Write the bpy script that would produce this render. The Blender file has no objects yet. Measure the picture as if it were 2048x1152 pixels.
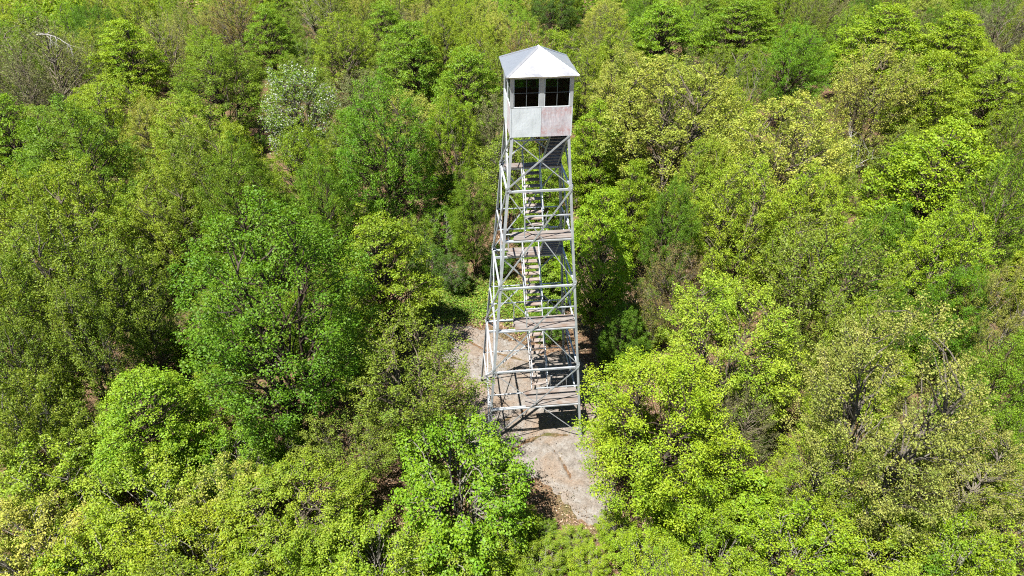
import bpy, math, random
import numpy as np
from math import radians, sin, cos, pi

# ------------------------------------------------------------------ camera, sky, sun, exposure
scene = bpy.context.scene
COL = scene.collection
CAM = np.array([-3.6699, -23.7325, 23.4414])
YAW, PITCH, ROLL, FOC = 0.1179, 0.5976, 0.0073, 0.6599
FW = np.array([sin(YAW) * cos(PITCH), cos(YAW) * cos(PITCH), -sin(PITCH)])
_r = np.array([cos(YAW), -sin(YAW), 0.0])
_u = np.cross(_r, FW)
RT = _r * cos(ROLL) + _u * sin(ROLL)
UP = -_r * sin(ROLL) + _u * cos(ROLL)
cam_data = bpy.data.cameras.new('camera')
cam_data.sensor_width = 36.0
cam_data.lens = FOC * 36.0
cam_data.clip_start = 0.1
cam_data.clip_end = 5000.0
cam = bpy.data.objects.new('camera', cam_data)
COL.objects.link(cam)
from mathutils import Matrix, Vector
cam.matrix_world = Matrix(((RT[0], UP[0], -FW[0], CAM[0]), (RT[1], UP[1], -FW[1], CAM[1]),
                           (RT[2], UP[2], -FW[2], CAM[2]), (0, 0, 0, 1)))
scene.camera = cam

SUN = np.array([-0.365, -0.28, 1.0]); SUN /= np.linalg.norm(SUN)
world = bpy.data.worlds.new('World'); scene.world = world; world.use_nodes = True
wn = world.node_tree.nodes; wl = world.node_tree.links; wn.clear()
wo = wn.new('ShaderNodeOutputWorld'); wb = wn.new('ShaderNodeBackground'); ws = wn.new('ShaderNodeTexSky')
ws.sky_type = 'NISHITA'; ws.sun_disc = False
ws.sun_elevation = math.asin(SUN[2]); ws.sun_rotation = math.atan2(SUN[0], SUN[1])
ws.air_density = 1.0; ws.dust_density = 0.3; ws.altitude = 400
wb.inputs[1].default_value = 0.05
wl.new(ws.outputs[0], wb.inputs[0]); wl.new(wb.outputs[0], wo.inputs[0])
sd = bpy.data.lights.new('sun', 'SUN'); sd.energy = 5.0; sd.angle = radians(0.5); sd.color = (1.0, 0.97, 0.92)
sun = bpy.data.objects.new('sun', sd); COL.objects.link(sun)
sun.rotation_euler = Vector(SUN).to_track_quat('Z', 'Y').to_euler(); sun.location = (-30, -25, 70)
vs = scene.view_settings
scene.display_settings.display_device = 'sRGB'
vs.view_transform = 'Standard'; vs.look = 'None'; vs.gamma = 1.0; vs.use_curve_mapping = False
vs.exposure = 1.78
cy = scene.cycles
cy.max_bounces = 7; cy.diffuse_bounces = 3; cy.glossy_bounces = 3; cy.transmission_bounces = 4
cy.transparent_max_bounces = 12; cy.caustics_reflective = False; cy.caustics_refractive = False
cy.use_denoising = False
cy.filter_width = 1.1
cy.use_adaptive_sampling = True; cy.adaptive_threshold = 0.02

rng = np.random.default_rng(7)
random.seed(7)

# ------------------------------------------------------------------ projection helpers (a pixel of the 2048 x 1152 photograph to a place)
PW, PH = 2048.0, 1152.0
def proj(P):
    d = np.asarray(P, float) - CAM
    z = d @ FW
    return PW / 2 + FOC * PW * (d @ RT) / z, PH / 2 - FOC * PW * (d @ UP) / z, z
def unproj(x, y, z):
    D = FW + RT * (x - PW / 2) / (FOC * PW) + UP * (PH / 2 - y) / (FOC * PW)
    t = (z - CAM[2]) / D[2]
    return CAM + t * D
def gz(x, y):
    r = np.hypot(np.asarray(x, float), np.asarray(y, float) - 1.0)
    q = np.clip(r - 9.0, 0, None)
    z = -3.2 * (1 - np.exp(-(q / 48.0) ** 2)) - 0.05
    und = 0.16 * np.sin(x * 0.55 + 1.1) * np.sin(y * 0.47 + 0.4) + 0.09 * np.sin(x * 1.3 + y * 0.9)
    return z + und * np.clip((r - 6.5) / 4.0, 0, 1)

# ------------------------------------------------------------------ materials
def new_mat(name):
    m = bpy.data.materials.new(name); m.use_nodes = True
    m.node_tree.nodes.clear()
    return m, m.node_tree.nodes, m.node_tree.links
def ramp(n, stops):
    r = n.new('ShaderNodeValToRGB'); e = r.color_ramp.elements
    while len(e) < len(stops): e.new(0.5)
    for k, (p, c) in enumerate(stops):
        e[k].position = p; e[k].color = (*c, 1)
    return r
def noise(n, l, scale, detail=5, rough=0.6, vec=None, w=None, dist=0.0):
    t = n.new('ShaderNodeTexNoise'); t.inputs['Scale'].default_value = scale
    t.inputs['Detail'].default_value = detail; t.inputs['Roughness'].default_value = rough
    t.inputs['Distortion'].default_value = dist
    if vec is not None: l.new(vec, t.inputs['Vector'])
    return t
def mixc(n, l, f, a, b, mode='MIX'):
    m = n.new('ShaderNodeMix'); m.data_type = 'RGBA'; m.blend_type = mode
    for sock, v in ((m.inputs[0], f), (m.inputs[6], a), (m.inputs[7], b)):
        if isinstance(v, (int, float)): sock.default_value = v
        elif isinstance(v, tuple): sock.default_value = (*v, 1)
        else: l.new(v, sock)
    return m.outputs[2]
def finish(n, l, col, rough=0.7, metal=0.0, spec=0.3, bump=None, bstr=0.3, bdist=0.02):
    b = n.new('ShaderNodeBsdfPrincipled'); o = n.new('ShaderNodeOutputMaterial')
    if isinstance(col, tuple): b.inputs['Base Color'].default_value = (*col, 1)
    else: l.new(col, b.inputs['Base Color'])
    if isinstance(rough, (int, float)): b.inputs['Roughness'].default_value = rough
    else: l.new(rough, b.inputs['Roughness'])
    b.inputs['Metallic'].default_value = metal
    b.inputs['Specular IOR Level'].default_value = spec
    if bump is not None:
        bp = n.new('ShaderNodeBump'); bp.inputs['Strength'].default_value = bstr; bp.inputs['Distance'].default_value = bdist
        l.new(bump, bp.inputs['Height']); l.new(bp.outputs[0], b.inputs['Normal'])
    l.new(b.outputs[0], o.inputs[0])
    return b

def leaf_material(name, attr=None, trans=0.42, gloss=0.018):
    m, n, l = new_mat(name)
    if attr:
        a = n.new('ShaderNodeAttribute'); a.attribute_name = attr; base = a.outputs['Color']
    else:
        a = n.new('ShaderNodeObjectInfo'); base = a.outputs['Color']
    g = n.new('ShaderNodeNewGeometry')
    hs = n.new('ShaderNodeHueSaturation')
    mr = n.new('ShaderNodeMapRange'); mr.inputs[3].default_value = 0.72; mr.inputs[4].default_value = 1.22
    l.new(g.outputs['Random Per Island'], mr.inputs[0])
    # a second random from the first: hue
    mm = n.new('ShaderNodeMath'); mm.operation = 'MULTIPLY'; mm.inputs[1].default_value = 37.7
    l.new(g.outputs['Random Per Island'], mm.inputs[0])
    fr = n.new('ShaderNodeMath'); fr.operation = 'FRACT'; l.new(mm.outputs[0], fr.inputs[0])
    mh = n.new('ShaderNodeMapRange'); mh.inputs[3].default_value = 0.487; mh.inputs[4].default_value = 0.512
    l.new(fr.outputs[0], mh.inputs[0])
    l.new(mr.outputs[0], hs.inputs['Value']); l.new(mh.outputs[0], hs.inputs['Hue']); l.new(base, hs.inputs['Color'])
    tcn = n.new('ShaderNodeTexCoord'); vn = noise(n, l, 0.55, 3, 0.6, tcn.outputs['Object'])
    vr = ramp(n, [(0.34, (0.74, 0.88, 0.74)), (0.5, (1, 1, 1)), (0.66, (1.17, 1.08, 1.3))]); l.new(vn.outputs[0], vr.inputs[0])
    hs2 = mixc(n, l, 1.0, hs.outputs[0], vr.outputs[0], 'MULTIPLY')
    d = n.new('ShaderNodeBsdfDiffuse'); t = n.new('ShaderNodeBsdfTranslucent'); gl = n.new('ShaderNodeBsdfGlossy')
    l.new(hs2, d.inputs[0])
    tc = mixc(n, l, 1.0, hs2, (1.15, 1.15, 0.7), 'MULTIPLY')
    l.new(tc, t.inputs[0])
    gl.inputs['Roughness'].default_value = 0.6; gl.inputs[0].default_value = (0.9, 0.95, 0.85, 1)
    m1 = n.new('ShaderNodeMixShader'); m1.inputs[0].default_value = trans
    l.new(d.outputs[0], m1.inputs[1]); l.new(t.outputs[0], m1.inputs[2])
    m2 = n.new('ShaderNodeMixShader'); m2.inputs[0].default_value = gloss
    l.new(m1.outputs[0], m2.inputs[1]); l.new(gl.outputs[0], m2.inputs[2])
    o = n.new('ShaderNodeOutputMaterial'); l.new(m2.outputs[0], o.inputs[0])
    return m
M = {}
M['leaf'] = leaf_material('spring_leaf')
M['leaf_attr'] = leaf_material('woodland_leaf', 'tint')
M['litter'] = leaf_material('dead_leaf', 'tint', trans=0.12, gloss=0.03)
M['herb'] = leaf_material('herb_leaf', 'tint', trans=0.3)

def bark_material():
    m, n, l = new_mat('bark')
    oi = n.new('ShaderNodeObjectInfo'); tc = n.new('ShaderNodeTexCoord')
    mp = n.new('ShaderNodeMapping'); mp.inputs['Scale'].default_value = (9, 9, 2.2)
    l.new(tc.outputs['Object'], mp.inputs[0])
    nz = noise(n, l, 1.6, 6, 0.7, mp.outputs[0])
    nz2 = noise(n, l, 0.9, 3, 0.5, tc.outputs['Object'])
    r = ramp(n, [(0.3, (0.45, 0.45, 0.45)), (0.7, (1.35, 1.32, 1.28))]); l.new(nz.outputs[0], r.inputs[0])
    c = mixc(n, l, 1.0, oi.outputs['Color'], r.outputs[0], 'MULTIPLY')
    r2 = ramp(n, [(0.5, (0, 0, 0)), (0.70, (0.28, 0.28, 0.28))]); l.new(nz2.outputs[0], r2.inputs[0])
    c = mixc(n, l, r2.outputs[0], c, (0.19, 0.19, 0.155))
    finish(n, l, c, 0.9, spec=0.15, bump=nz.outputs[0], bstr=0.6, bdist=0.02)
    return m
M['bark'] = bark_material()

def steel_material():
    m, n, l = new_mat('galvanised_steel')
    tc = n.new('ShaderNodeTexCoord')
    n1 = noise(n, l, 1.7, 6, 0.65, tc.outputs['Object']); n2 = noise(n, l, 14, 4, 0.6, tc.outputs['Object'])
    r1 = ramp(n, [(0.30, (0.267, 0.279, 0.293)), (0.55, (0.372, 0.393, 0.406)), (0.75, (0.453, 0.473, 0.479))]); l.new(n1.outputs[0], r1.inputs[0])
    r2 = ramp(n, [(0.60, (0, 0, 0)), (0.74, (0.55, 0.55, 0.55))]); l.new(n2.outputs[0], r2.inputs[0])
    c = mixc(n, l, r2.outputs[0], r1.outputs[0], (0.180, 0.133, 0.106))
    finish(n, l, c, 0.45, metal=0.4, spec=0.4, bump=n2.outputs[0], bstr=0.15, bdist=0.004)
    return m
M['steel'] = steel_material()

def sheet_material(name, kind):
    m, n, l = new_mat(name)
    tc = n.new('ShaderNodeTexCoord')
    mp = n.new('ShaderNodeMapping'); mp.inputs['Scale'].default_value = (5.0, 5.0, 1.1); l.new(tc.outputs['Object'], mp.inputs[0])
    streak = noise(n, l, 2.2, 6, 0.7, mp.outputs[0])
    blot = noise(n, l, 1.9, 6, 0.68, tc.outputs['Object'], dist=0.4)
    fine = noise(n, l, 11, 5, 0.6, tc.outputs['Object'])
    if kind == 'clean':
        r = ramp(n, [(0.30, (0.372, 0.397, 0.409)), (0.5, (0.459, 0.490, 0.502)), (0.72, (0.496, 0.521, 0.533))]); l.new(streak.outputs[0], r.inputs[0])
        c = r.outputs[0]
        f = ramp(n, [(0.66, (0, 0, 0)), (0.78, (0.6, 0.6, 0.6))]); l.new(fine.outputs[0], f.inputs[0])
        c = mixc(n, l, f.outputs[0], c, (0.279, 0.248, 0.236))
        finish(n, l, c, 0.5, metal=0.1, spec=0.4, bump=blot.outputs[0], bstr=0.25, bdist=0.02)
    elif kind == 'rusty':
        r = ramp(n, [(0.30, (0.244, 0.232, 0.250)), (0.5, (0.390, 0.368, 0.388)), (0.72, (0.500, 0.500, 0.500))]); l.new(streak.outputs[0], r.inputs[0])
        f = ramp(n, [(0.40, (0, 0, 0)), (0.54, (0.8, 0.8, 0.8)), (0.66, (1, 1, 1))]); l.new(blot.outputs[0], f.inputs[0])
        f2 = ramp(n, [(0.38, (0.1, 0.1, 0.1)), (0.6, (1, 1, 1))]); l.new(fine.outputs[0], f2.inputs[0])
        ff = mixc(n, l, 1.0, f.outputs[0], f2.outputs[0], 'MULTIPLY')
        sx_ = n.new('ShaderNodeSeparateXYZ'); l.new(tc.outputs['Object'], sx_.inputs[0])
        zr_ = n.new('ShaderNodeMapRange'); zr_.inputs[1].default_value = 14.37; zr_.inputs[2].default_value = 15.43; l.new(sx_.outputs[2], zr_.inputs[0])
        band = ramp(n, [(0.0, (0.4, 0.4, 0.4)), (0.2, (1, 1, 1)), (0.42, (0.3, 0.3, 0.3)), (0.62, (0.2, 0.2, 0.2)), (0.82, (1, 1, 1)), (1.0, (0.8, 0.8, 0.8))]); l.new(zr_.outputs[0], band.inputs[0])
        ff = mixc(n, l, 1.0, ff, band.outputs[0], 'MULTIPLY')
        c = mixc(n, l, ff, r.outputs[0], (0.330, 0.175, 0.160))
        f3 = ramp(n, [(0.62, (0, 0, 0)), (0.74, (0.8, 0.8, 0.8))]); l.new(streak.outputs[0], f3.inputs[0])
        c = mixc(n, l, f3.outputs[0], c, (0.186, 0.167, 0.167))
        finish(n, l, c, 0.6, metal=0.05, spec=0.35, bump=blot.outputs[0], bstr=0.25, bdist=0.02)
    else:
        r = ramp(n, [(0.28, (0.422, 0.409, 0.409)), (0.5, (0.508, 0.502, 0.496)), (0.75, (0.533, 0.527, 0.527))]); l.new(streak.outputs[0], r.inputs[0])
        f = ramp(n, [(0.66, (0, 0, 0)), (0.80, (0.5, 0.5, 0.5))]); l.new(fine.outputs[0], f.inputs[0])
        c = mixc(n, l, f.outputs[0], r.outputs[0], (0.341, 0.298, 0.273))
        finish(n, l, c, 0.40, metal=0.9, spec=0.5, bump=blot.outputs[0], bstr=0.2, bdist=0.02)
    return m
_m, _n_, _l = new_mat('window_bar'); finish(_n_, _l, (0.085, 0.095, 0.095), 0.6, spec=0.3); M['bar'] = _m
M['sheet'] = sheet_material('painted_sheet', 'clean')
M['rusty'] = sheet_material('rusty_sheet', 'rusty')
M['roof'] = sheet_material('roof_sheet', 'roof')

def wood_material(name, dark=1.0):
    m, n, l = new_mat(name)
    tc = n.new('ShaderNodeTexCoord'); oi = n.new('ShaderNodeObjectInfo')
    ad = n.new('ShaderNodeVectorMath'); ad.operation = 'ADD'; l.new(tc.outputs['Object'], ad.inputs[0])
    cm = n.new('ShaderNodeVectorMath'); cm.operation = 'SCALE'; cm.inputs['Scale'].default_value = 31.0
    cv = n.new('ShaderNodeCombineXYZ'); l.new(oi.outputs['Random'], cv.inputs[0]); l.new(oi.outputs['Random'], cv.inputs[1]); l.new(oi.outputs['Random'], cv.inputs[2])
    l.new(cv.outputs[0], cm.inputs[0]); l.new(cm.outputs[0], ad.inputs[1])
    mp = n.new('ShaderNodeMapping'); mp.inputs['Scale'].default_value = (1.1, 15, 15); l.new(ad.outputs[0], mp.inputs[0])
    g = noise(n, l, 1.6, 6, 0.7, mp.outputs[0]); b = noise(n, l, 1.8, 4, 0.6, ad.outputs[0])
    r = ramp(n, [(0.28, (0.10 * dark, 0.075 * dark, 0.06 * dark)), (0.45, (0.27 * dark, 0.23 * dark, 0.20 * dark)), (0.62, (0.40 * dark, 0.36 * dark, 0.33 * dark)), (0.8, (0.48 * dark, 0.44 * dark, 0.42 * dark))])
    l.new(g.outputs[0], r.inputs[0])
    r2 = ramp(n, [(0.48, (0, 0, 0)), (0.66, (0.7, 0.7, 0.7))]); l.new(b.outputs[0], r2.inputs[0])
    c = mixc(n, l, r2.outputs[0], r.outputs[0], (0.24 * dark, 0.15 * dark, 0.10 * dark))
    finish(n, l, c, 0.85, spec=0.2, bump=g.outputs[0], bstr=0.4, bdist=0.01)
    return m
M['wood'] = wood_material('weathered_board', 0.46); M['tread'] = wood_material('worn_tread', 0.58)
_m, _n_, _l = new_mat('cab_shade_black'); finish(_n_, _l, (0.010, 0.013, 0.011), 0.8, spec=0.1); M['cab_shade'] = _m  # near-black colour stands in for the unlit inside of the cab

def glass_material():
    m, n, l = new_mat('old_glass')
    t = n.new('ShaderNodeBsdfTransparent'); t.inputs[0].default_value = (0.32, 0.44, 0.34, 1)
    g = n.new('ShaderNodeBsdfGlossy'); g.inputs['Roughness'].default_value = 0.06
    f = n.new('ShaderNodeFresnel'); f.inputs[0].default_value = 1.18
    x = n.new('ShaderNodeMixShader'); o = n.new('ShaderNodeOutputMaterial')
    l.new(f.outputs[0], x.inputs[0]); l.new(t.outputs[0], x.inputs[1]); l.new(g.outputs[0], x.inputs[2]); l.new(x.outputs[0], o.inputs[0])
    return m
M['glass'] = glass_material()

def rock_material():
    m, n, l = new_mat('bedrock')
    tc = n.new('ShaderNodeTexCoord')
    n1 = noise(n, l, 0.55, 6, 0.6, tc.outputs['Object'], dist=0.5); n2 = noise(n, l, 2.6, 8, 0.72, tc.outputs['Object']); n3 = noise(n, l, 17, 6, 0.75, tc.outputs['Object'])
    r1 = ramp(n, [(0.30, (0.086, 0.075, 0.064)), (0.48, (0.137, 0.119, 0.101)), (0.62, (0.168, 0.156, 0.140)), (0.78, (0.189, 0.189, 0.179))]); l.new(n2.outputs[0], r1.inputs[0])
    r2 = ramp(n, [(0.44, (0, 0, 0)), (0.62, (0.75, 0.75, 0.75))]); l.new(n1.outputs[0], r2.inputs[0])
    c = mixc(n, l, r2.outputs[0], r1.outputs[0], (0.148, 0.104, 0.069))
    r3 = ramp(n, [(0.32, (0.45, 0.45, 0.45)), (0.5, (1, 1, 1)), (0.68, (1.3, 1.3, 1.3))]); l.new(n3.outputs[0], r3.inputs[0])
    c = mixc(n, l, 1.0, c, r3.outputs[0], 'MULTIPLY')
    n4 = noise(n, l, 1.3, 7, 0.7, tc.outputs['Object'], dist=1.0)
    r4 = ramp(n, [(0.54, (0, 0, 0)), (0.64, (0.40, 0.40, 0.40))]); l.new(n4.outputs[0], r4.inputs[0])
    c = mixc(n, l, r4.outputs[0], c, (0.064, 0.060, 0.050))
    finish(n, l, c, 0.88, spec=0.2, bump=n3.outputs[0], bstr=0.5, bdist=0.03)
    return m
M['rock'] = rock_material()

def ground_material():
    m, n, l = new_mat('leaf_litter_floor')
    tc = n.new('ShaderNodeTexCoord')
    n1 = noise(n, l, 0.35, 6, 0.65, tc.outputs['Object'], dist=0.6); n2 = noise(n, l, 5.5, 8, 0.8, tc.outputs['Object'])
    v = n.new('ShaderNodeTexVoronoi'); v.inputs['Scale'].default_value = 13; v.inputs['Randomness'].default_value = 1; l.new(tc.outputs['Object'], v.inputs['Vector'])
    r1 = ramp(n, [(0.3, (0.075, 0.045, 0.026)), (0.5, (0.173, 0.109, 0.064)), (0.7, (0.255, 0.173, 0.112))]); l.new(n2.outputs[0], r1.inputs[0])
    bw = n.new('ShaderNodeRGBToBW'); l.new(v.outputs['Color'], bw.inputs[0])
    r3 = ramp(n, [(0.15, (0.375, 0.360, 0.345)), (0.85, (0.810, 0.780, 0.750))]); l.new(bw.outputs[0], r3.inputs[0])
    c = mixc(n, l, 1.0, r1.outputs[0], r3.outputs[0], 'MULTIPLY')
    r2 = ramp(n, [(0.50, (0, 0, 0)), (0.64, (0.7, 0.7, 0.7))]); l.new(n1.outputs[0], r2.inputs[0])
    c = mixc(n, l, r2.outputs[0], c, (0.051, 0.063, 0.018))
    finish(n, l, c, 0.95, spec=0.1, bump=n2.outputs[0], bstr=0.8, bdist=0.06)
    return m
M['ground'] = ground_material()

# ------------------------------------------------------------------ mesh helpers
def mesh_from(name, verts, faces_flat, nside, mat, smooth=False):
    """all faces have the same number of sides"""
    me = bpy.data.meshes.new(name)
    v = np.asarray(verts, np.float32); f = np.asarray(faces_flat, np.int32).ravel()
    nf = len(f) // nside
    me.vertices.add(len(v)); me.vertices.foreach_set('co', v.ravel())
    me.loops.add(len(f)); me.loops.foreach_set('vertex_index', f)
    me.polygons.add(nf)
    me.polygons.foreach_set('loop_start', np.arange(0, len(f), nside, dtype=np.int32))
    me.polygons.foreach_set('loop_total', np.full(nf, nside, np.int32))
    if smooth: me.polygons.foreach_set('use_smooth', np.ones(nf, bool))
    me.update(calc_edges=True)
    if mat is not None: me.materials.append(mat)
    return me
def obj(name, me, parent=None, **props):
    o = bpy.data.objects.new(name, me); COL.objects.link(o)
    if parent is not None: o.parent = parent
    for k, v in props.items(): o[k] = v
    return o
def empty(name, loc=(0, 0, 0), parent=None, **props):
    o = bpy.data.objects.new(name, None); COL.objects.link(o); o.location = loc; o.empty_display_size = 0.3
    if parent is not None: o.parent = parent
    for k, v in props.items(): o[k] = v
    return o
def prism(name, poly, p0, p1, xa, ya, mat, parent=None):
    """a closed profile poly (in the axes xa, ya) swept from p0 to p1"""
    p0, p1, xa, ya = (np.asarray(a, float) for a in (p0, p1, xa, ya))
    k = len(poly)
    a = np.array([p0 + xa * u + ya * v for u, v in poly]); b = a + (p1 - p0)
    fs = [tuple((i, (i + 1) % k, k + (i + 1) % k, k + i)) for i in range(k)] + [tuple(range(k))[::-1], tuple(range(k, 2 * k))]
    me = bpy.data.meshes.new(name); me.from_pydata(np.vstack([a, b]).tolist(), [], fs); me.materials.append(mat); me.update()
    return obj(name, me, parent)
def nrm(v):
    v = np.asarray(v, float); return v / np.linalg.norm(v)
def angle_iron(name, p0, p1, fa, fb, w, t, mat, parent, w2=None):
    """an L section: the corner runs from p0 to p1, flanges towards fa and fb"""
    ax = nrm(np.asarray(p1, float) - np.asarray(p0, float))
    a = np.asarray(fa, float); a = nrm(a - ax * (a @ ax)); b = np.asarray(fb, float); b = b - ax * (b @ ax); b = nrm(b - a * (a @ b))
    w2 = w2 or w
    return prism(name, [(0, 0), (w, 0), (w, t), (t, t), (t, w2), (0, w2)], p0, p1, a, b, mat, parent)
def bar(name, p0, p1, side, w, t, mat, parent):
    """a flat bar, w across along side, t thick"""
    ax = nrm(np.asarray(p1, float) - np.asarray(p0, float)); a = np.asarray(side, float); a = nrm(a - ax * (a @ ax)); b = np.cross(ax, a)
    return prism(name, [(-w / 2, -t / 2), (w / 2, -t / 2), (w / 2, t / 2), (-w / 2, t / 2)], p0, p1, a, b, mat, parent)
def box(name, lo, hi, mat, parent, bev=0.0):
    lo = np.asarray(lo, float); hi = np.asarray(hi, float)
    c = (lo + hi) / 2; s = (hi - lo) / 2
    v = [(sx * s[0], sy * s[1], sz * s[2]) for sx in (-1, 1) for sy in (-1, 1) for sz in (-1, 1)]
    f = [(0, 1, 3, 2), (4, 6, 7, 5), (0, 4, 5, 1), (2, 3, 7, 6), (0, 2, 6, 4), (1, 5, 7, 3)]
    me = bpy.data.meshes.new(name); me.from_pydata(v, [], f); me.materials.append(mat); me.update()
    o = obj(name, me, parent); o.location = c
    return o

# ------------------------------------------------------------------ ground, bedrock
def tint_attr(me, cols):
    a = me.attributes.new('tint', 'FLOAT_COLOR', 'POINT')
    a.data.foreach_set('color', np.asarray(cols, np.float32).ravel())
core = np.arange(-30, 30.01, 0.5)
outer = 30 * 1.12 ** np.arange(1, 36)
gx = np.concatenate([-outer[::-1], core, outer])
X, Y = np.meshgrid(gx, gx + 6, indexing='ij')
Z = gz(X, Y)
nx = len(gx)
idx = np.arange(nx * nx).reshape(nx, nx)
F = np.stack([idx[:-1, :-1], idx[1:, :-1], idx[1:, 1:], idx[:-1, 1:]], -1).reshape(-1, 4)
ground = obj('ground', mesh_from('ground', np.stack([X, Y, Z], -1).reshape(-1, 3), F, 4, M['ground'], True), kind='structure')

ROCK = np.array([(-4.0, 7.2), (-2.6, 7.1), (-1.5, 6.3), (-0.2, 5.4), (1.3, 4.3), (3.1, 3.9), (3.9, 1.5), (3.4, -1.0), (2.9, -3.0), (2.9, -5.2),
                 (2.7, -6.7), (2.0, -7.0), (1.2, -6.4), (0.6, -5.3), (-0.3, -4.2), (-1.9, -3.3), (-3.0, -2.2), (-3.2, 0.2), (-3.0, 2.2), (-3.8, 4.0), (-4.9, 5.6)])
def poly_sdf(px, py, poly):
    """positive inside"""
    d = np.full(px.shape, 1e9); inside = np.zeros(px.shape, bool)
    n = len(poly)
    for i in range(n):
        a, b = poly[i], poly[(i + 1) % n]
        e = b - a; wx, wy = px - a[0], py - a[1]
        t = np.clip((wx * e[0] + wy * e[1]) / (e @ e), 0, 1)
        d = np.minimum(d, np.hypot(wx - e[0] * t, wy - e[1] * t))
        c = ((a[1] > py) != (b[1] > py)) & (px < (b[0] - a[0]) * (py - a[1]) / (b[1] - a[1] + 1e-12) + a[0])
        inside ^= c
    return np.where(inside, d, -d)
def line_d(px, py, pts):
    d = np.full(px.shape, 1e9)
    for a, b in zip(pts[:-1], pts[1:]):
        a = np.array(a, float); b = np.array(b, float); e = b - a; wx, wy = px - a[0], py - a[1]
        t = np.clip((wx * e[0] + wy * e[1]) / (e @ e), 0, 1)
        d = np.minimum(d, np.hypot(wx - e[0] * t, wy - e[1] * t))
    return d
def vnoise(x, y, f, seed):
    r = np.random.default_rng(seed); s = 0
    for k in range(5):
        a = r.uniform(0, 2 * pi); p = r.uniform(0, 6.28); ff = f * r.uniform(0.6, 1.6)
        s = s + np.sin((x * cos(a) + y * sin(a)) * ff + p + 0.8 * np.sin((x * sin(a) - y * cos(a)) * ff * 0.7 + p))
    return s / 5
xs = np.arange(-5.6, 4.8, 0.06); ys = np.arange(-8.0, 8.2, 0.06)
RX, RY = np.meshgrid(xs, ys, indexing='ij')
S = poly_sdf(RX, RY, ROCK) + 0.42 * vnoise(RX, RY, 2.3, 3) + 0.22 * vnoise(RX, RY, 7.0, 4) + 0.08 * vnoise(RX, RY, 19.0, 41)
RZ = 0.045 * np.tanh(S * 1.6) + 0.035 * vnoise(RX, RY, 1.1, 5) + 0.012 * vnoise(RX, RY, 4.5, 6) + 0.006 * vnoise(RX, RY, 13, 8) - 0.01
RZ = np.where(S < 0.05, RZ - 0.5 * np.clip(0.05 - S, 0, 1.2), RZ)
wob = 0.06 * np.sin(RX * 5.1 + RY * 3.3) + 0.03 * np.sin(RX * 13 - RY * 9)
for pts, dep, wid in (([(-1.7, -2.75), (-0.9, -2.45), (-0.3, -2.05), (0.5, -1.75), (1.6, -1.9)], 0.22, 0.075), ([(0.6, -2.3), (1.0, -3.2), (1.3, -4.4)], 0.13, 0.06),
                      ([(-2.8, 5.8), (-1.6, 4.6), (-0.4, 4.0), (1.0, 3.2)], 0.16, 0.07), ([(-2.7, -1.3), (-1.2, -0.6), (0.8, 0.4), (2.9, 0.9)], 0.12, 0.06)):
    dd = np.abs(line_d(RX, RY, pts) + wob * 0.6)
    RZ -= dep * np.exp(-(dd / wid) ** 2)
RZ += np.where((RX - 0.2) * 0.5 + (RY + 6.3) < 0.25 * np.sin(RX * 3), -0.07, 0.0)
idx = np.arange(RX.size).reshape(RX.shape)
F = np.stack([idx[:-1, :-1], idx[1:, :-1], idx[1:, 1:], idx[:-1, 1:]], -1).reshape(-1, 4)
keep = (S[:-1, :-1] > -0.9).reshape(-1)
rock = obj('rock_outcrop', mesh_from('rock_outcrop', np.stack([RX, RY, RZ], -1).reshape(-1, 3), F[keep], 4, M['rock'], True), kind='structure')

# ------------------------------------------------------------------ the fire tower
D = 2.0559
HT, HB = 1.067, 2.192
def hw(z): return HT + (HB - HT) * (1 - z / (7 * D))
tower = empty('fire_tower', (0, 0, 0), label='tall steel lattice fire lookout tower with white roofed cab above the rock clearing', category='fire tower')
def rotk(k):
    c, s = [(1, 0), (0, 1), (-1, 0), (0, -1)][k]
    return np.array([[c, -s, 0], [s, c, 0], [0, 0, 1.0]])
ST = M['steel']
for sx, sy in ((-1, -1), (1, -1), (1, 1), (-1, 1)):
    lo = np.array([sx * hw(0.0), sy * hw(0.0), 0.0]); hi = np.array([sx * hw(7 * D), sy * hw(7 * D), 7 * D])
    angle_iron('leg', lo, hi, (-sx, 0, 0), (0, -sy, 0), 0.100, 0.013, ST, tower)
    box('foot_plate', (sx * HB - 0.13, sy * HB - 0.13, -0.06), (sx * HB + 0.13, sy * HB + 0.13, 0.06), M['rock'], tower)
def face_pt(k, u, z, off):
    """a point on tower face k (0 front, 1 right, 2 back, 3 left): u in -1..1 across, off metres outwards"""
    return rotk(k) @ np.array([u * hw(z), -hw(z) - off, z])
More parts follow.
